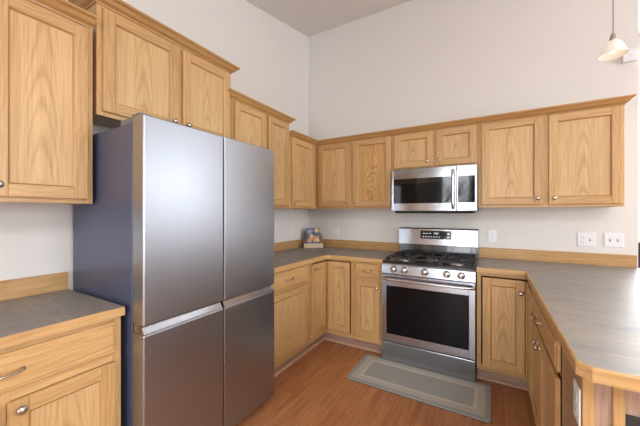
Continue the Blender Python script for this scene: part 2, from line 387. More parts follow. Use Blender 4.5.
def drawer(parent, x0, x1, z0, z1, yf, px=None, PL=0.098):
    ox, oz = (x0+x1)/2, (z0+z1)/2; w, h = (x1-x0)/2, (z1-z0)/2
    m = MB().box(-w, w, -0.014, -0.001, -h, h, 0.002, 0)
    m.prism([(-w+.003, -h+.003), (w-.003, -h+.003), (w-.003, h-.003), (-w+.003, h-.003)], -0.0135, -0.0139, 'y')
    m.box(-w+.010, w-.010, -0.020, -0.013, -h+.010, h-.010, 0.005, 0)
    o = m.build('drawer_front', OX, parent); o.location = (ox, yf, oz)
    pull(o, (px-ox) if px is not None else 0, -0.020, 0, PL)
    return o
CROWN = [(0, 0), (0.006, 0), (0.008, 0.008), (0.016, 0.013), (0.024, 0.018), (0.036, 0.034), (0.041, 0.038), (0.047, 0.040), (0.052, 0.046), (0.052, 0.054), (0, 0.054)]

def face_frame(parent, x0, x1, z0, z1, yf, stiles, rails, t=0.019):
    """stiles: (x0,x1) list full height; rails: (xa, xb, za, zb) list"""
    m = MB()
    for s in stiles: m.box(s[0], s[1], yf, yf+t, z0, z1, 0.001, 0)
    for r in rails: m.box(r[0], r[1], yf+.0003, yf+t, r[2], r[3], 0.0005, 1)
    return m.build('face_frame', [OZ, OX], parent)

UD = 0.305
def wall_cab(label, loc, rz, w, h, doors, knobs, panels=None, crown=None, frame_l=0.038, group=None, stiles=None, x_start=0.0, crown_path=None, top=None):
    """upper cabinet; local origin at its back lower-left corner, z = 0 at its underside"""
    t = thing('wall_cabinet', label, 'cabinet', loc, rz, group)
    m = MB(); y0, y1 = -UD+.019, -0.001
    m.box(0, 0.016, y0, y1, 0.0, h, 0, 0); m.box(w-.016, w, y0, y1, 0.0, h, 0, 0)
    m.box(0.016, w-.016, y0, y1, 0.022, 0.036, 0, 1); m.box(0.016, w-.016, y0, y1, h-.016, h, 0, 1); m.box(0.016, w-.016, -0.010, y1, 0.036, h-.016, 0, 1)
    m.build('carcass', [OZ, OX], t)
    st = stiles or ([(0, doors[0][0]+.014)] + [(a[1]-.014, b[0]+.014) for a, b in zip(doors, doors[1:])] + [(doors[-1][1]-.014, w)])
    rails = []
    for a, b in zip(st, st[1:]):
        rails += [(a[1], b[0], 0, 0.036), (a[1], b[0], doors[0][3]-.014, h)]
    face_frame(t, 0, w, 0, h, -UD, st, rails)
    for i, dd in enumerate(doors):
        door(t, *dd, -UD, knobs[i], (panels or [None]*9)[i])
    if crown is not None:
        z = crown
        path = crown_path or [(0.0, -0.001), (0.0, -UD), (w, -UD), (w, -0.001)]
        c = MB(); c.sweep(CROWN, path[::1], 0, z); c.build('crown_moulding', OCR, t)
    return t

ZB = 1.395
LR = PI/2       # left run: local x -> world +y
def ly(y, base): return y-base
# near left upper (right edge y = -2.56)
b0 = -3.32
near = wall_cab('oak wall cabinet cut by the left photo edge, over the short counter beside the fridge', (0, b0, ZB), LR, 0.76, 0.925,
    [(-3.295-b0, -2.952-b0, 0.022, 0.893), (-2.930-b0, -2.586-b0, 0.022, 0.893)], [(-2.975-b0, 0.073), (-2.905-b0, 0.073)], crown=0.908, crown_path=[(0.0, -UD), (0.76, -UD)])
b0 = -2.543
wall_cab('short two-door oak cabinet mounted above the refrigerator, its crown the highest', (0, b0, 1.868), LR, 0.92, 0.605,
    [(-2.518-b0, -2.086-b0, 0.022, 0.572), (-2.052-b0, -1.648-b0, 0.022, 0.572)], [(-2.118-b0, 0.072), (-2.020-b0, 0.072)], crown=0.588)
b0 = -1.618
wall_cab('two-door oak wall cabinet right of the fridge, one step below the over-fridge cabinet', (0, b0, ZB), LR, 0.77, 0.885,
    [(-1.590-b0, -1.215-b0, 0.022, 0.855), (-1.183-b0, -0.868-b0, 0.022, 0.855)], [(-1.25-b0, 0.065), (-1.15-b0, 0.065)], crown=0.864)
b0 = -0.842
wall_cab('single-door oak corner wall cabinet on the left wall, left of the room corner', (0, b0, ZB), LR, 0.842-UD-.001, 0.765,
    [(-0.808-b0, -0.388-b0, 0.022, 0.735)], [(-0.782-b0, 0.063)], stiles=[(0, 0.048), (0.442, 0.842-UD-.001)])
# back run
wall_cab('two-door oak wall cabinet in the corner left of the microwave, right door with rippled grain', (UD+.001-UD-.0+0.0, 0, ZB), 0, 1.233, 0.765,
    [(0.353, 0.751, 0.022, 0.735), (0.786, 1.207, 0.022, 0.735)], [(0.714, 0.063), (0.815, 0.063)], panels=[None, OC2], stiles=[(0.307, 0.367), (0.737, 0.80), (1.193, 1.233)])
wall_cab('low two-door oak wall cabinet directly above the microwave', (1.235, 0, 1.775), 0, 0.757, 0.385,
    [(1.242-1.235, 1.617-1.235, 0.020, 0.355), (1.643-1.235, 1.982-1.235, 0.020, 0.355)], [(1.565-1.235, 0.068), (1.673-1.235, 0.068)], panels=[OC, OC])
wall_cab('wide two-door oak wall cabinet right of the microwave, at the end of the back run', (1.994, 0, ZB), 0, 2.936-1.994, 0.765,
    [(2.020-1.994, 2.456-1.994, 0.022, 0.735), (2.494-1.994, 2.921-1.994, 0.022, 0.735)], [(2.422-1.994, 0.070), (2.528-1.994, 0.070)])
c = MB(); c.sweep(CROWN, [(UD, -0.838), (UD, -UD), (2.932, -UD), (2.932, -0.001)], 0, 2.135)
tag(c.build('crown_moulding', OCR), 'long oak crown moulding running from the room corner along the back wall cabinets', 'moulding')

# ---------------------------------------------------------------- base cabinets
BD = 0.610; TK = 0.100; BT = 0.873
def toe(m, path):
    m.sweep([(0, 0.001), (0.0, TK), (-0.012, TK), (-0.012, 0.001)], path)
def shoe(m, path):
    m.sweep([(0.001, 0.001), (0.016, 0.001), (0.0155, 0.008), (0.011, 0.015), (0.006, 0.018), (0.001, 0.019)], path)
def base_cab(label, loc, rz, w, doors, drawers, knobs, pulls, stile_x, group=None, depth=BD, panels=None, midrail=True, PL=0.098):
    t = thing('base_cabinet', label, 'cabinet', loc, rz, group)
    m = MB(); y0, y1 = -depth+.019, -0.001
    m.box(0, 0.016, y0, y1, TK, BT); m.box(w-.016, w, y0, y1, TK, BT); m.box(.016, w-.016, y0, y1, TK, TK+.016, 0, 1); m.box(.016, w-.016, -0.01, y1, TK+.016, BT, 0, 1)
    m.build('carcass', [OZ, OX], t)
    rails = []
    for a, b in zip(stile_x, stile_x[1:]):
        rails += [(a[1], b[0], TK, TK+.042), (a[1], b[0], BT-.030, BT)]
        if drawers: rails.append((a[1], b[0], 0.672, 0.722))
    face_frame(t, 0, w, TK, BT, -depth, stile_x, rails)
    for i, dd in enumerate(doors): door(t, *dd, -depth, knobs[i], (panels or [None]*9)[i])
    for i, dd in enumerate(drawers): drawer(t, *dd, -depth, pulls[i], PL)
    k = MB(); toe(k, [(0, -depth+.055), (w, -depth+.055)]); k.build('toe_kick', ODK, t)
    k = MB(); shoe(k, [(0, -depth+.055), (w, -depth+.055)]); k.build('shoe_moulding', OSH, t)
    return t
b0 = -3.340
base_cab('oak base cabinet under the short counter left of the fridge', (0, b0, 0), LR, 0.77,
    [(-3.315-b0, -2.965-b0, 0.135, 0.672), (-2.945-b0, -2.598-b0, 0.135, 0.672)], [(-3.315-b0, -2.596-b0, 0.716, 0.852)],
    [(-2.995-b0, 0.640), (-2.912-b0, 0.640)], [-2.965-b0], [(0, 0.036), (-2.975-b0, -2.935-b0), (0.734, 0.77)], PL=0.118)
b0 = -1.618
base_cab('oak base cabinet with a drawer and one wide door, just right of the fridge', (0, b0, 0), LR, 0.618+1-.925+.0,
    [(-1.590-b0, -0.975-b0, 0.150, 0.690)], [(-1.590-b0, -0.975-b0, 0.722, 0.860)],
    [(-1.560-b0, 0.65)], [-1.283-b0], [(0, 0.040), (-0.990-b0, 0.693)])
base_cab('narrow oak base cabinet with a small drawer, directly left of the stove', (0.917, 0, 0), 0, 1.222-.917,
    [(0.942-.917, 1.196-.917, 0.150, 0.696)], [(0.942-.917, 1.196-.917, 0.722, 0.856)],
    [(1.168-.917, 0.640)], [1.072-.917], [(0, 0.040), (0.268, 0.305)], PL=0.085)

# corner base cabinet on the left (L-shaped, folding pair of doors)
t = thing('corner_base_cabinet', 'oak corner base cabinet left of the stove with two doors meeting in the corner', 'cabinet', (0, 0, 0))
m = MB(); E_ = 0.915; F_ = BD-.019
m.box(0.001, 0.016, -0.923, -0.001, TK, BT); m.box(0.016, E_, -0.016, -0.001, TK, BT, 0, 1)
m.box(0.016, F_, -0.923, -0.908, TK, BT); m.box(E_-.015, E_, -F_, -0.016, TK, BT)
m.prism([(0.016, -0.016), (E_-.015, -0.016), (E_-.015, -F_), (F_, -F_), (F_, -0.908), (0.016, -0.908)], TK, TK+.016)
m.build('carcass', [OZ, OX], t)
m = MB(); m.box(F_, BD, -0.923, -0.895, TK, BT, .001); m.box(0.892, E_, -BD, -F_, TK, BT, .001)
m.box(F_+.0003, BD, -0.895, -BD, TK, TK+.045, 0.0005, 1); m.box(F_+.0003, BD, -0.895, -BD, 0.857, BT, .0005, 1)
m.box(F_, 0.892, -BD, -F_-.0003, TK, TK+.045, 0.0005, 1); m.box(F_, 0.892, -BD, -F_-.0003, 0.857, BT, .0005, 1)
m.build('face_frame', [OZ, OX], t)
def door_at(parent, loc, rz, w, z0, z1, kx, kz, panel=None):
    o = door(parent, 0, w, z0, z1, 0, (kx, kz) if kx is not None else None, panel)
    R = Matrix.Rotation(rz, 3, 'Z'); v = R @ Vector((w/2, 0, 0))
    o.location = (loc[0]+v.x, loc[1]+v.y, (z0+z1)/2); o.rotation_euler = (0, 0, rz); return o
door_at(t, (BD, -0.912, 0), LR, 0.912-.633, 0.150, 0.850, 0.030, 0.805)
door_at(t, (0.6325, -BD, 0), 0, 0.884-.6325, 0.150, 0.850, None, 0)
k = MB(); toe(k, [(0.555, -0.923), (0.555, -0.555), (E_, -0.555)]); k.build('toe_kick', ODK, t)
k = MB(); shoe(k, [(0.555, -0.923), (0.555, -0.555), (E_, -0.555)]); k.build('shoe_moulding', OSH, t)

# right corner + peninsula.  face plane of the peninsula x = PX (frame), doors 20 mm in front
PX = 2.335
t = thing('corner_base_cabinet', 'oak corner base cabinet right of the stove, where the peninsula begins', 'cabinet', (0, 0, 0))
m = MB(); XL = 1.996; XB = 3.0; YE = -0.930
m.box(XL, XL+.016, -F_, -0.001, TK, BT); m.box(XL+.016, XB, -0.016, -0.001, TK, BT, 0, 1); m.box(XB-.016, XB, YE, -0.016, TK, BT)
m.box(PX+.019, XB-.016, YE, YE+.015, TK, BT)
m.prism([(XL+.016, -0.016), (XL+.016, -F_), (PX+.019, -F_), (PX+.019, YE+.015), (XB-.016, YE+.015), (XB-.016, -0.016)], TK, TK+.016)
m.build('carcass', [OZ, OX], t)
m = MB(); m.box(XL, XL+.030, -BD, -F_, TK, BT, .001); m.box(PX, PX+.019, YE, YE+.020, TK, BT, .001)
m.box(XL+.030, PX+.019, -BD, -F_-.0003, TK, TK+.045, .0005, 1); m.box(XL+.030, PX+.019, -BD, -F_-.0003, 0.848, BT, .0005, 1)
m.box(PX, PX+.0187, YE+.020, -BD, TK, TK+.045, .0005, 2); m.box(PX, PX+.0187, YE+.020, -BD, BT-.028, BT, .0005, 2)
m.build('face_frame', [OZ, OX, OY], t)
door_at(t, (2.036, -BD, 0), 0, 2.3135-2.036, 0.140, 0.838, 2.285-2.036, 0.745)
door_at(t, (PX, -0.6315, 0), -PI/2, 0.905-.6315, 0.140, 0.838, 0.022, 0.745)
k = MB(); toe(k, [(XL, -0.555), (PX+.055, -0.555), (PX+.055, YE)]); k.build('toe_kick', ODK, t)
k = MB(); shoe(k, [(XL, -0.555), (PX+.055, -0.555), (PX+.055, YE)]); k.build('shoe_moulding', OSH, t)

t = thing('peninsula_cabinet', 'oak peninsula base cabinet with one long drawer over two doors, at the right', 'cabinet', (PX+BD, -0.932, 0), -PI/2)
Wp = 2.105-0.932; yb = -BD
m = MB(); m.box(0, 0.016, yb+.019, -0.001, TK, BT); m.box(0.016, Wp-.03, -0.016, -0.001, TK, BT, 0, 1); m.box(0.016, Wp-.03, yb+.019, -.016, TK, TK+.016, 0, 1)
m.build('carcass', [OZ, OX], t)
px0, pmid, px1 = 0.012, 0.448, 0.885
m = MB(); m.box(0, 0.03, yb, yb+.019, TK, BT, .001); m.box(pmid-.02, pmid+.02, yb, yb+.019, TK, 0.69, .001); m.box(px1+.009, Wp, yb, yb+.019, 0.0, BT, .001, 2)
m.box(0.03, px1+.009, yb+.0003, yb+.019, TK, TK+.042, .0005, 1); m.box(0.03, px1+.009, yb+.0003, yb+.019, BT-.03, BT, .0005, 1); m.box(0.03, px1+.009, yb+.0003, yb+.019, 0.706, 0.714, .0005, 1)
m.build('face_frame', [OZ, OX, ODZ], t)  # side stile in browner oak: its shade is put into the colour
door(t, px0, pmid-.006, 0.140, 0.698, yb, (pmid-.036, 0.655)); door(t, pmid+.006, px1, 0.140, 0.698, yb, (pmid+.040, 0.655))
drawer(t, px0, px1, 0.724, 0.850, yb, pmid, 0.11)
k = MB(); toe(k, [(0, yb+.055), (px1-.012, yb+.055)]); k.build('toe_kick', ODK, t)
k = MB(); shoe(k, [(0, yb+.055), (px1-.012, yb+.055)]); k.build('shoe_moulding', OSH, t)
# end of the peninsula (faces the camera): posts and recessed panels
e0 = Wp
EP = MB(); EP.box(e0+.0005, e0+.016, yb+.001, yb+.028, 0.0, BT, .002); EP.build('end_post', OZ, t)
EP = MB(); EP.box(e0+.0005, e0+.016, yb+.068, yb+.094, 0.0, BT, .002); EP.build('end_post', OZ, t)
EP = MB(); EP.box(e0-.029, e0, yb+.0195, -0.001, 0.0, BT); EP.build('end_panel', OEP, t)
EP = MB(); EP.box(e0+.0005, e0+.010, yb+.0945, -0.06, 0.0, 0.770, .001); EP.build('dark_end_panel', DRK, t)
tp = t

# ---------------------------------------------------------------- countertops
CT0, CT1 = 0.874, 0.914
EDG = [(0, 0), (0.008, 0), (0.008, 0.035), (0.003, 0.040), (0, 0.040)]
BS = [(0, 0), (0.019, 0), (0.019, 0.090), (0.015, 0.096), (0, 0.096)]
t = thing('countertop', 'L-shaped grey laminate countertop in the room corner, between fridge and stove', 'countertop')
g = 0.635-.008
m = MB().prism([(0.001, -0.001), (1.229, -0.001), (1.229, -g), (g+.045, -g), (g, -g-.045), (g, -1.618), (0.001, -1.618)], CT0, CT1)
m.build('laminate_top', LAM, t)
m = MB(); m.sweep(EDG, [(g+.0003, -1.618), (g+.0003, -g-.045), (g+.045, -g-.0003), (1.229, -g-.0003)], 0, CT0); m.build('front_edge', OX, t)
m = MB(); m.sweep(BS, [(0.001, -1.618), (0.001, -0.001), (1.229, -0.001)], 0, CT1+.0003); m.build('backsplash', OBS, t)
t = thing('countertop', 'short dark grey laminate countertop left of the fridge, at the left photo edge', 'countertop')
m = MB().prism([(0.001, -3.36), (g, -3.36), (g, -2.565), (0.001, -2.565)], CT0, CT1); m.build('laminate_top', LAM, t)
m = MB(); m.sweep(EDG, [(g+.0003, -3.36), (g+.0003, -2.565)], 0, CT0); m.build('front_edge', OY, t)
m = MB(); m.sweep(BS, [(0.001, -3.36), (0.001, -2.565)], 0, CT1+.0003); m.build('backsplash', OYB, t)
t = thing('countertop', 'pale grey laminate countertop of the peninsula right of the stove, with a clipped corner', 'countertop')
cx0 = 2.314+.008
m = MB().prism([(1.993, -0.001), (3.095, -0.001), (3.095, -2.175), (2.3480, -2.175), (cx0, -2.1497), (cx0, -g), (1.993, -g)], CT0, CT1)
m.build('laminate_top', LAM, t)
m = MB(); m.sweep(EDG, [(1.993, -g-.0003), (cx0-.0003, -g-.0003), (cx0-.0003, -2.1500), (2.3479, -2.1753), (3.095, -2.1753)], 0, CT0); m.build('front_edge', OX, t)
m = MB(); m.sweep(BS, [(1.995, -0.001), (3.088, -0.001)], 0, CT1+.0003); m.build('backsplash', OBS, t)

# ---------------------------------------------------------------- refrigerator (local frame: x along wall, -y out)
b0 = -2.547; FWD = 0.921
t = thing('refrigerator', 'tall four-door stainless steel refrigerator with dark blue-grey sides', 'refrigerator', (0, b0, 0), LR)
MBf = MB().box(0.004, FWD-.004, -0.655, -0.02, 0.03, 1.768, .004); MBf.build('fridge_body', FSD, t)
sp = 0.459; D0, D1 = -0.754, -0.664
for (a, b) in ((0.0, sp-.0025), (sp+.0025, FWD)):
    m = MB().box(a, b, D0, D1, 0.835, 1.795, .007, seg=3); m.build('upper_door', STF, t)
    # finger-grip strip: recessed, slopes back
    m = MB(); m.prism([(D0+.026, 0.8345), (D0+.008, 0.800), (D0+.004, 0.794), (D1, 0.794), (D1, 0.8345)], a+.006, b-.006, 'x'); m.build('grip_strip', ST, t)
    m = MB().box(a, b, D0, D1, 0.045, 0.7935, .006, seg=3); m.build('lower_door', STF, t)
for a in (0.01, FWD-.07):
    MB().box(a, a+.06, D1-.045, D1+.03, 1.7955, 1.812, .004).build('hinge_cover', GRY, t)
MB().box(0.012, FWD-.012, -0.656, -0.53, 1.7685, 1.8005, .004).build('top_cover', GRY, t)
MB().box(0.006, FWD-.006, -0.664, -0.655, 0.05, 1.76).build('door_gasket', DRK, t)
for a in (0.05, FWD-.09):
    for yy in (-0.60, -0.10): MB().lathe([(0, 0), (0.018, 0), (0.018, 0.029), (0, 0.0295)], 14, M=Matrix.Translation((a+.02, yy, 0.0005))).build('foot', DRK, t)

# ---------------------------------------------------------------- range
rx = 1.2315; RW = 0.757; rf = -0.680
t = thing('gas_range', 'freestanding stainless steel gas range with black oven window and five burner knobs', 'stove', (rx, 0, 0))
MB().box(0.002, RW-.002, -0.640, -0.028, 0.02, 0.893, .002).build('range_body', GRY, t)
MB().box(0.0, RW, rf, -0.641, 0.014, 0.180, .004, seg=2).build('storage_drawer', ST, t)
# oven door with opening for the glass
m = MB(); dz0, dz1 = 0.188, 0.792; ga, gb, gc, gd = 0.044, 0.712, 0.256, 0.690
m.box(0, ga, rf, -0.6415, dz0, dz1, .002); m.box(gb, RW, rf, -0.6415, dz0, dz1, .002)
m.box(ga-.001, gb+.001, rf, -0.6415, dz0, gc, .002); m.box(ga-.001, gb+.001, rf, -0.6415, gd, dz1, .002)
dr = m.build('oven_door', ST, t)
MB().box(ga-.001, gb+.001, rf+.003, -0.645, gc-.001, gd+.001).build('oven_window', OVG, dr)
m = MB(); hz = 0.757
pts = [(0.008, rf-.004, hz), (0.010, rf-.030, hz), (0.03, rf-.046, hz)] + [(0.03+(RW-.06)*k/12, rf-.046-.006*math.sin(PI*k/12), hz) for k in range(1, 12)] + [(RW-.03, rf-.046, hz), (RW-.010, rf-.030, hz), (RW-.008, rf-.004, hz)]
m.tube(pts, 0.0125, 12); m.build('door_handle', CHR, dr)
# control panel : sloped fascia
m = MB(); m.prism([(rf, 0.800), (rf+.004, 0.878), (rf+.02, 0.893), (-0.6, 0.893), (-0.6, 0.800)], 0, RW, 'x'); fp = m.build('control_panel', ST, t)
kp = [(0, 0), (0.030, 0), (0.030, 0.004), (0.027, 0.008), (0.025, 0.028), (0.022, 0.032), (0, 0.0325)]
for kx in (1.342, 1.436, 1.608, 1.781, 1.888):
    m = MB().lathe(kp, 22, M=Matrix.Rotation(PI/2, 4, 'X')); m.box(-0.0035, 0.0035, -0.040, -0.030, -0.018, 0.018, .001)
    o = m.build('control_knob', CHR, t); o.location = (kx-rx, rf+.001, 0.842)
# cooktop with raised rim
m = MB(); m.box(0.001, RW-.001, -0.665, -0.100, 0.8935, 0.903, .002)
for a in ((0.001, 0.018), (RW-.018, RW-.001)): m.box(a[0], a[1], -0.662, -0.100, 0.902, 0.913, .003)
m.box(0.018, RW-.018, -0.664, -0.648, 0.902, 0.911, .003); m.build('cooktop', BLK, t)
for i, (bx, by, r) in enumerate([(0.16, -0.52, 0.045), (0.16, -0.25, 0.038), (0.3785, -0.385, 0.05), (0.60, -0.52, 0.05), (0.60, -0.25, 0.036)]):
    m = MB().lathe([(0, 0), (r+.012, 0), (r+.010, 0.006), (r-.002, 0.010), (r-.004, 0.016), (0, 0.0165)], 24, mi=0)
    m.lathe([(0, 0.0168), (r-.006, 0.0168), (r-.008, 0.024), (r-.014, 0.026), (0, 0.0262)], 24, mi=1)
    o = m.build('burner', [CHR, IRN], t); o.location = (bx, by, 0.9033)
def grate(x0, x1, y0, y1, centers):
    m = MB(); z0, z1 = 0.930, 0.942; w = 0.010
    m.box(x0, x1, y0, y0+w, z0, z1, .002); m.box(x0, x1, y1-w, y1, z0, z1, .002); m.box(x0, x0+w, y0, y1, z0, z1, .002); m.box(x1-w, x1, y0, y1, z0, z1, .002)
    for (cx, cy) in centers:
        for k in range(4):
            a = PI/4*0+k*PI/2; dx, dy = math.cos(a), math.sin(a)
            tx = (x1-w if dx > .5 else x0+w if dx < -.5 else cx); ty = (y1-w if dy > .5 else y0+w if dy < -.5 else cy)
            if len(centers) > 1 and abs(dy) > .5: ty = cy+dy*0.13
            m.box(min(cx+dx*.022, tx) if abs(dx) > .5 else cx-w/2, max(cx+dx*.022, tx) if abs(dx) > .5 else cx+w/2,
                  min(cy+dy*.022, ty) if abs(dy) > .5 else cy-w/2, max(cy+dy*.022, ty) if abs(dy) > .5 else cy+w/2, z0+.001, z1+.002, .002)
    if len(centers) > 1: cyy = (y0+y1)/2; m.box(x0, x1, cyy-w/2, cyy+w/2, z0, z1, .002)
    for fx in (x0, x1-w):
        for fy in (y0, y1-w): m.box(fx, fx+w, fy, fy+w, 0.9035, z0+.002)
    m.build('grate', IRN, t)
grate(0.025, 0.258, -0.640, -0.125, [(0.16, -0.52), (0.16, -0.25)])
grate(0.264, 0.493, -0.640, -0.125, [(0.3785, -0.385)])
grate(0.499, 0.732, -0.640, -0.125, [(0.60, -0.52), (0.60, -0.25)])
# backguard
MB().prism([(-0.028, 0.8935), (-0.098, 0.8935), (-0.092, 1.016), (-0.028, 1.016)], 0.004, RW-.004, 'x').build('rear_riser', BLK, t)
m = MB(); m.prism([(-0.120, 1.0165), (-0.112, 1.180), (-0.100, 1.190), (-0.028, 1.190), (-0.028, 1.0165)], -0.001, RW+.001, 'x', bev=.003); bgd = m.build('backguard', STM, t)
m = MB(); mz = Matrix.Translation((0, -0.1172, 1.1225)) @ Matrix.Rotation(-math.atan(0.008/0.1635), 4, 'X')
m.box(0.228, 0.524, -0.0035, 0.004, -0.042, 0.042, .001, 0, M=mz); dp = m.build('display_panel', BGL, bgd)
for k in range(7): MB().box(0.25+k*.026, 0.262+k*.026, -0.0042, -0.0034, -0.024, -0.018, M=mz).build('display_mark', DIG, dp)
for k in range(3): MB().box(0.255+k*.03, 0.270+k*.03, -0.0042, -0.0034, 0.010, 0.015, M=mz).build('display_mark', DIG, dp)
def seg7(m, ch, x, z, h, mz, y):
    S7 = {'1': 'bc', '2': 'abged', '0': 'abcdef', '5': 'afgcd', ':': ''}[ch]; w = h*.5; q = h*.12
    R = {'a': (0, w, h-q, h), 'b': (w-q, w, h/2, h), 'c': (w-q, w, 0, h/2), 'd': (0, w, 0, q), 'e': (0, q, 0, h/2), 'f': (0, q, h/2, h), 'g': (0, w, h/2-q/2, h/2+q/2)}
    for s in S7: a = R[s]; m.box(x+a[0], x+a[1], y, y+.0008, z+a[2], z+a[3], M=mz)
for k, ch in enumerate('1205'): m = MB(); seg7(m, ch, 0.355+k*.013, 0.006, 0.017, mz, -0.0042); m.build('display_digit', DIG, dp)
for a in (0.008, -0.026): MB().box(0.485, 0.505, -0.0042, -0.0034, a, a+.009, M=mz).build('display_mark', DIG, dp)

# ---------------------------------------------------------------- microwave
mx0 = 1.2355; MW = 0.7565; mf = -0.400
t = thing('microwave', 'stainless steel over-the-range microwave hung under the low wall cabinet', 'microwave', (mx0, 0, 1.355))
MH = 0.417
MB().box(0.002, MW-.002, mf+.041, -0.002, 0.008, MH, .002).build('microwave_body', DRK, t)
MB().prism([(mf+.02, 0.0), (mf+.05, -0.012), (-0.05, -0.012), (-0.03, 0.0075), (mf+.02, 0.0075)], 0.03, MW-.03, 'x').build('vent_grille', DRK, t)
sx = 0.590
m = MB(); wa, wb, wc, wd = 0.020, 0.548, 0.085, 0.320
m.box(0, wa, mf, mf+.040, 0.009, MH, .003); m.box(wb, sx, mf, mf+.040, 0.009, MH, .003)
m.box(wa-.002, wb+.002, mf+.0003, mf+.040, 0.009, wc, .003); m.box(wa-.002, wb+.002, mf+.0003, mf+.040, wd, MH, .003)
mdoor = m.build('microwave_door', STM, t)
MB().box(wa-.001, wb+.001, mf+.002, mf+.038, wc-.001, wd+.001).build('door_window', BGL, mdoor)
MB().box(0.10, 0.462, mf+.0012, mf+.002, wc+.004, wd-.045).build('window_screen', OVG, mdoor)
m = MB().tube([(0.565, mf-.002, 0.035), (0.565, mf-.030, 0.042)] + [(0.565, mf-.034-.006*math.sin(PI*k/8), 0.05+0.31*k/8) for k in range(9)] + [(0.565, mf-.030, 0.368), (0.565, mf-.002, 0.375)], 0.012, 10)
m.build('door_handle', CHR, mdoor)
m = MB().box(sx+.002, MW, mf, mf+.040, 0.009, MH, .003); cp = m.build('control_panel', STM, t)
MB().box(sx+.014, MW-.018, mf-.0012, mf+.002, 0.085, 0.320, .0005).build('keypad', BGL, cp)

# ---------------------------------------------------------------- floor mat
t = MB(); r = 0.03; a, b = 0.511, 0.2325
poly = [];
for (cx, cy, s) in ((a-r, b-r, 0), (-a+r, b-r, 1), (-a+r, -b+r, 2), (a-r, -b+r, 3)):
    for k in range(6): an = s*PI/2+k*PI/10; poly.append((cx+r*math.cos(an), cy+r*math.sin(an)))
tm = thing('floor_mat', 'grey rectangular kitchen mat with banded border on the floor before the stove', 'mat', (1.585, -0.885, 0.001))
t.prism(poly, 0.0025, 0.011, 'z', 0, bev=0.0015, seg=1); t.build('mat_top', RUG, tm)
MB().prism(poly, 0, 0.0024, 'z').build('rubber_backing', DRK, tm)

# ---------------------------------------------------------------- outlets and switches (local: plate in XZ, faces -y)
def plate(label, loc, rz, kinds, cat='outlet', name='wall_outlet'):
    n = len(kinds); w = 0.070+0.046*(n-1)
    t = thing(name, label, cat, loc, rz)
    MB().box(-w/2, w/2, -0.006, -0.0005, -0.0575, 0.0575, .002, seg=2).build('cover_plate', WHT, t)
    for i, k in enumerate(kinds):
        x = (i-(n-1)/2)*0.046
        if k == 'o':
            for s in (-1, 1):
                m = MB().box(x-.0165, x+.0165, -0.0078, -0.006, s*.0195-.014, s*.0195+.014, .0008, 0)
                m.box(x-.008, x-.0055, -0.0082, -0.0076, s*.0195-.003, s*.0195+.007, 0, 1); m.box(x+.0055, x+.008, -0.0082, -0.0076, s*.0195-.003, s*.0195+.007, 0, 1)
                m.box(x-.002, x+.002, -0.0082, -0.0076, s*.0195-.010, s*.0195-.006, 0, 1)
                m.build('receptacle', [WHT, SLOT], t)
        else:
            m = MB().box(x-.006, x+.006, -0.0066, -0.006, -0.012, 0.012, 0, 1); m.box(x-.004, x+.004, -0.018, -0.0064, 0.000, 0.009, .001, 0, M=None); m.build('toggle', [WHT, SLOT], t)
    return t
plate('white outlet plate on the left wall, left of the cookbook stand', (0, -0.375, 1.105), LR, ['o'])
plate('white duplex outlet plate on the back wall, right of the cookbook stand', (0.425, 0, 1.115), 0, ['o'])
plate('single white duplex outlet plate on the back wall, just right of the stove', (2.105, 0, 1.124), 0, ['o'])
plate('white double outlet-and-switch plate, left of the two-switch plate on the back wall', (2.789, 0, 1.121), 0, ['o', 's'])
plate('white two-switch plate nearest the right end of the back wall', (2.958, 0, 1.124), 0, ['s', 's'], 'light switch', 'light_switch')
plate('white outlet plate on the peninsula side panel under the clipped counter corner', (PX, -2.078, 0.755), -PI/2, ['o'])
t = thing('door_chime', 'small white box high on the back wall behind the hanging lamp', 'door chime', (3.045, 0, 2.60))
MB().box(-0.042, 0.042, -0.035, -0.001, -0.050, 0.050, .006, seg=2).build('chime_cover', WHT, t)
MB().box(-0.003, 0.003, -0.036, -0.0345, -0.003, 0.003).build('button', SLOT, t)

# ---------------------------------------------------------------- cookbook on stand
t = thing('cookbook_stand', 'small wooden stand with curved back and pale ledge in the counter corner', 'stand', (0.165, -0.155, CT1+.0005), math.radians(38))
M1 = Matrix.Rotation(math.radians(-14), 4, 'X')
arc = [(-0.125, 0.0), (0.125, 0.0)] + [(0.125*math.cos(a), 0.12+0.10*math.sin(a)) for a in [PI*k/10 for k in range(11)]]
MB().prism(arc, 0.004, 0.016, 'y', 0, .001, M=Matrix.Translation((0, 0.0, 0.003)) @ M1).build('stand_back', REDW, t)
m = MB().box(-0.115, 0.115, -0.075, 0.006, 0.0, 0.022, .002); m.box(-0.118, 0.118, -0.082, -0.068, 0.0, 0.055, .003); m.build('ledge', CREAM, t)
t2 = thing('cookbook', 'cookbook with blue cover and cookie picture resting on the wooden stand', 'book', (0.165, -0.155, CT1+.0005), math.radians(38))
MM = Matrix.Translation((0, -0.030, 0.0240)) @ M1
m = MB().box(-0.082, 0.082, -0.004, -0.002, 0.0, 0.222, 0, 0, M=MM); m.box(-0.082, 0.082, 0.014, 0.016, 0.0, 0.222, 0, 0, M=MM); m.build('cover', COVER, t2)
MB().box(-0.079, 0.079, -0.0015, 0.0135, 0.003, 0.219, 0, 0, M=MM).build('pages', BOOKP, t2)
m = MB(); random.seed(4)
def disc(m, x, z, r, mi):
    m.lathe([(0, 0), (r, 0), (r*.95, 0.0012), (0, 0.0013)], 18, mi=mi, M=MM @ Matrix.Translation((x, -0.0042-random.random()*.0012, z)) @ Matrix.Rotation(PI/2, 4, 'X'))
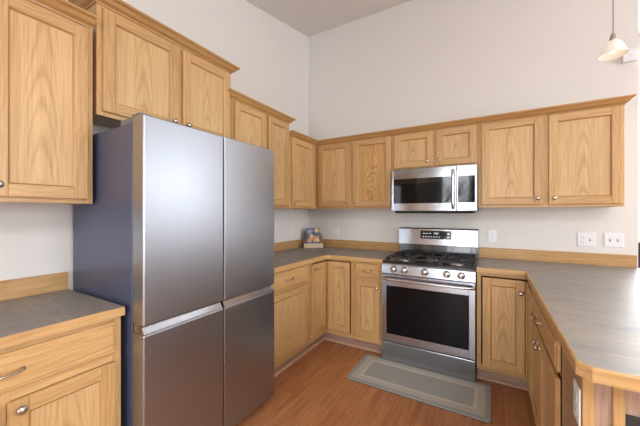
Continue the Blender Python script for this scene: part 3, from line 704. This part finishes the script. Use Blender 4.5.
for (x, z, r, mi) in [(0.048, 0.190, 0.030, 2), (0.048, 0.190, 0.012, 0), (-0.03, 0.087, 0.028, 0), (0.02, 0.097, 0.026, 1), (0.055, 0.067, 0.024, 2), (-0.055, 0.062, 0.022, 1), (-0.02, 0.122, 0.024, 2), (0.015, 0.060, 0.020, 0), (0.06, 0.107, 0.018, 0), (-0.035, 0.054, 0.014, 2)]: disc(m, x, z, r, mi)
for k, (w_, z_) in enumerate(((0.075, 0.190), (0.065, 0.170), (0.055, 0.153))): m.box(-0.070, -0.070+w_, -0.0046, -0.0040, z_, z_+.011, 0, 3, M=MM)
m.build('cover_picture', [TAN, PINK, YEL, LET], t2)
m = MB().tube([(0.30, -0.045, 0.9175), (0.34, -0.06, 0.9170), (0.375, -0.045, 0.9170), (0.392, -0.030, 0.921), (0.395, -0.025, 0.98), (0.405, -0.022, 1.03), (0.425, -0.018, 1.06), (0.425, -0.012, 1.092)], 0.0016, 8)
tag(m.build('power_cord', CORD), 'thin pale cord from the counter up to the outlet right of the cookbook', 'cord')

# ---------------------------------------------------------------- pendant lamp
pxx, pyy = 2.705, -0.960; pz = 2.250
t = thing('pendant_lamp', 'small hanging lamp with flared frosted glass shade over the peninsula', 'lamp', (pxx, pyy, pz))
prof = [(0.0175, 0.092), (0.030, 0.088), (0.047, 0.070), (0.060, 0.045), (0.070, 0.020), (0.080, 0.002), (0.082, 0.0), (0.078, 0.001), (0.066, 0.020), (0.056, 0.045), (0.043, 0.067), (0.028, 0.083), (0.0170, 0.086)]
tb = bmesh.new(); rings = []
prof = [(a*.80 if a > .02 else a, b*.9+.008) for a, b in prof]
for r_, h_ in prof: rings.append([tb.verts.new((r_*math.cos(2*PI*k/32), r_*math.sin(2*PI*k/32), h_)) for k in range(32)])
for a_, b_ in zip(rings, rings[1:]+rings[:1]):
    for k in range(32): tb.faces.new((a_[k], a_[(k+1) % 32], b_[(k+1) % 32], b_[k]))
m = MB(); m.merge(tb, 0, None, True); m.build('lamp_shade', SHD, t)
MB().lathe([(0, 0.080), (0.0165, 0.080), (0.0165, 0.098), (0.0155, 0.112), (0.012, 0.126), (0.006, 0.136), (0.0025, 0.140), (0, 0.1401)], 20).build('lamp_cap', NIC, t)
MB().lathe([(0, 0.022), (0.012, 0.026), (0.019, 0.040), (0.016, 0.058), (0.010, 0.078), (0, 0.0795)], 16).build('bulb', simple('bulb_glow', (1, .95, .85), 0.4, emit=(1, 0.88, 0.7), es=1.5), t)
top = cz(pyy)-pz
MB().tube([(0, 0, 0.1405), (0, 0, top-.03)], 0.0022, 8).build('cord', GRY, t)
MB().lathe([(0, top-.045), (0.02, top-.045), (0.055, top-.03), (0.06, top-.014), (0, top-.0139)], 24).build('ceiling_canopy', NIC, t)

# ---------------------------------------------------------------- beyond the end of the back wall
t = thing('side_cabinet', 'dark navy cabinet beyond the end of the back wall, at the right photo edge', 'cabinet', (3.75, 2.6, 0))
m = MB().box(0, 0.9, -0.4, 0, 0.06, 0.96, .01); m.build('cabinet_body', NAVY, t)
MB().box(0.01, 0.445, -0.418, -0.4005, 0.08, 0.94, .004).build('door', NAVY, t); MB().box(0.455, 0.89, -0.418, -0.4005, 0.08, 0.94, .004).build('door', NAVY, t)
for a in (0.03, 0.81):
    for yy in (-0.37, -0.09): MB().box(a, a+.06, yy, yy+.06, 0.0005, 0.0595).build('leg', DRK, t)

# ---------------------------------------------------------------- behind the camera: pantry, and trees outside the patio door (seen in the steel and glass)
t = thing('pantry_cabinet', 'tall oak pantry cabinet in the rear left corner of the kitchen', 'cabinet', (0, -6.27, 0), LR)
PW = 1.75
MB().box(0, PW, -0.59, -0.001, 0.10, 2.30, .002).build('carcass', OZ, t)
MB().box(0, PW, -0.53, -0.001, 0.001, 0.0995).build('toe_kick', ODK, t)
for k in range(4):
    a = 0.01+k*(PW-.01)/4; b = a+(PW-.05)/4
    door(t, a, b, 0.13, 1.25, -0.592, (b-.03 if k % 2 == 0 else a+.03, 1.18)); door(t, a, b, 1.27, 2.27, -0.592, (b-.03 if k % 2 == 0 else a+.03, 1.34))
o = struct('ground', MB().box(-3, 6, -12, YR-.125, -0.3, -0.12), SNOW)
t = thing('conifer_tree', 'small dark conifer outside the patio door', 'tree', (1.70, -6.95, -0.12))
MB().lathe([(0, 0), (0.05, 0), (0.03, 2.6), (0, 2.65)], 10).build('trunk', BARK, t)
random.seed(5); m = MB()
for k in range(16):
    z = 1.4+k*.085; rr = 0.30*(1-k/17)+.03
    for q in range(11):
        a = q*2*PI/11+k*.7+random.random()*.3; L_ = rr*(.7+random.random()*.5)
        m.tube([(0, 0, z+.10), (math.cos(a)*L_*.5, math.sin(a)*L_*.5, z+.05), (math.cos(a)*L_, math.sin(a)*L_, z-.03)], .02, 5, rs=[.015, .035, .006])
m.build('foliage', FOL, t)
t = thing('bare_tree', 'leafless tree with thin branches outside the patio door', 'tree', (0.70, -8.2, -0.12))
m = MB(); random.seed(11)
def branch(m, p, d, L_, r_, dep):
    q = p+d*L_; mid = (p+q)/2+Vector((random.uniform(-1, 1), random.uniform(-1, 1), random.uniform(-1, 1)))*L_*.08
    m.tube([p, mid, q], r_, 5, rs=[r_, r_*.85, r_*.65])
    if dep:
        for _ in range(3):
            nd = (d+Vector((random.uniform(-1, 1), random.uniform(-1, 1), random.uniform(-.5, .8)))*.75).normalized()
            branch(m, q if _ < 2 else mid, nd, L_*.72, r_*.6, dep-1)
branch(m, Vector((0, 0, 0)), Vector((0, 0, 1)), 0.95, 0.06, 5)
m.build('branches', BARK, t)
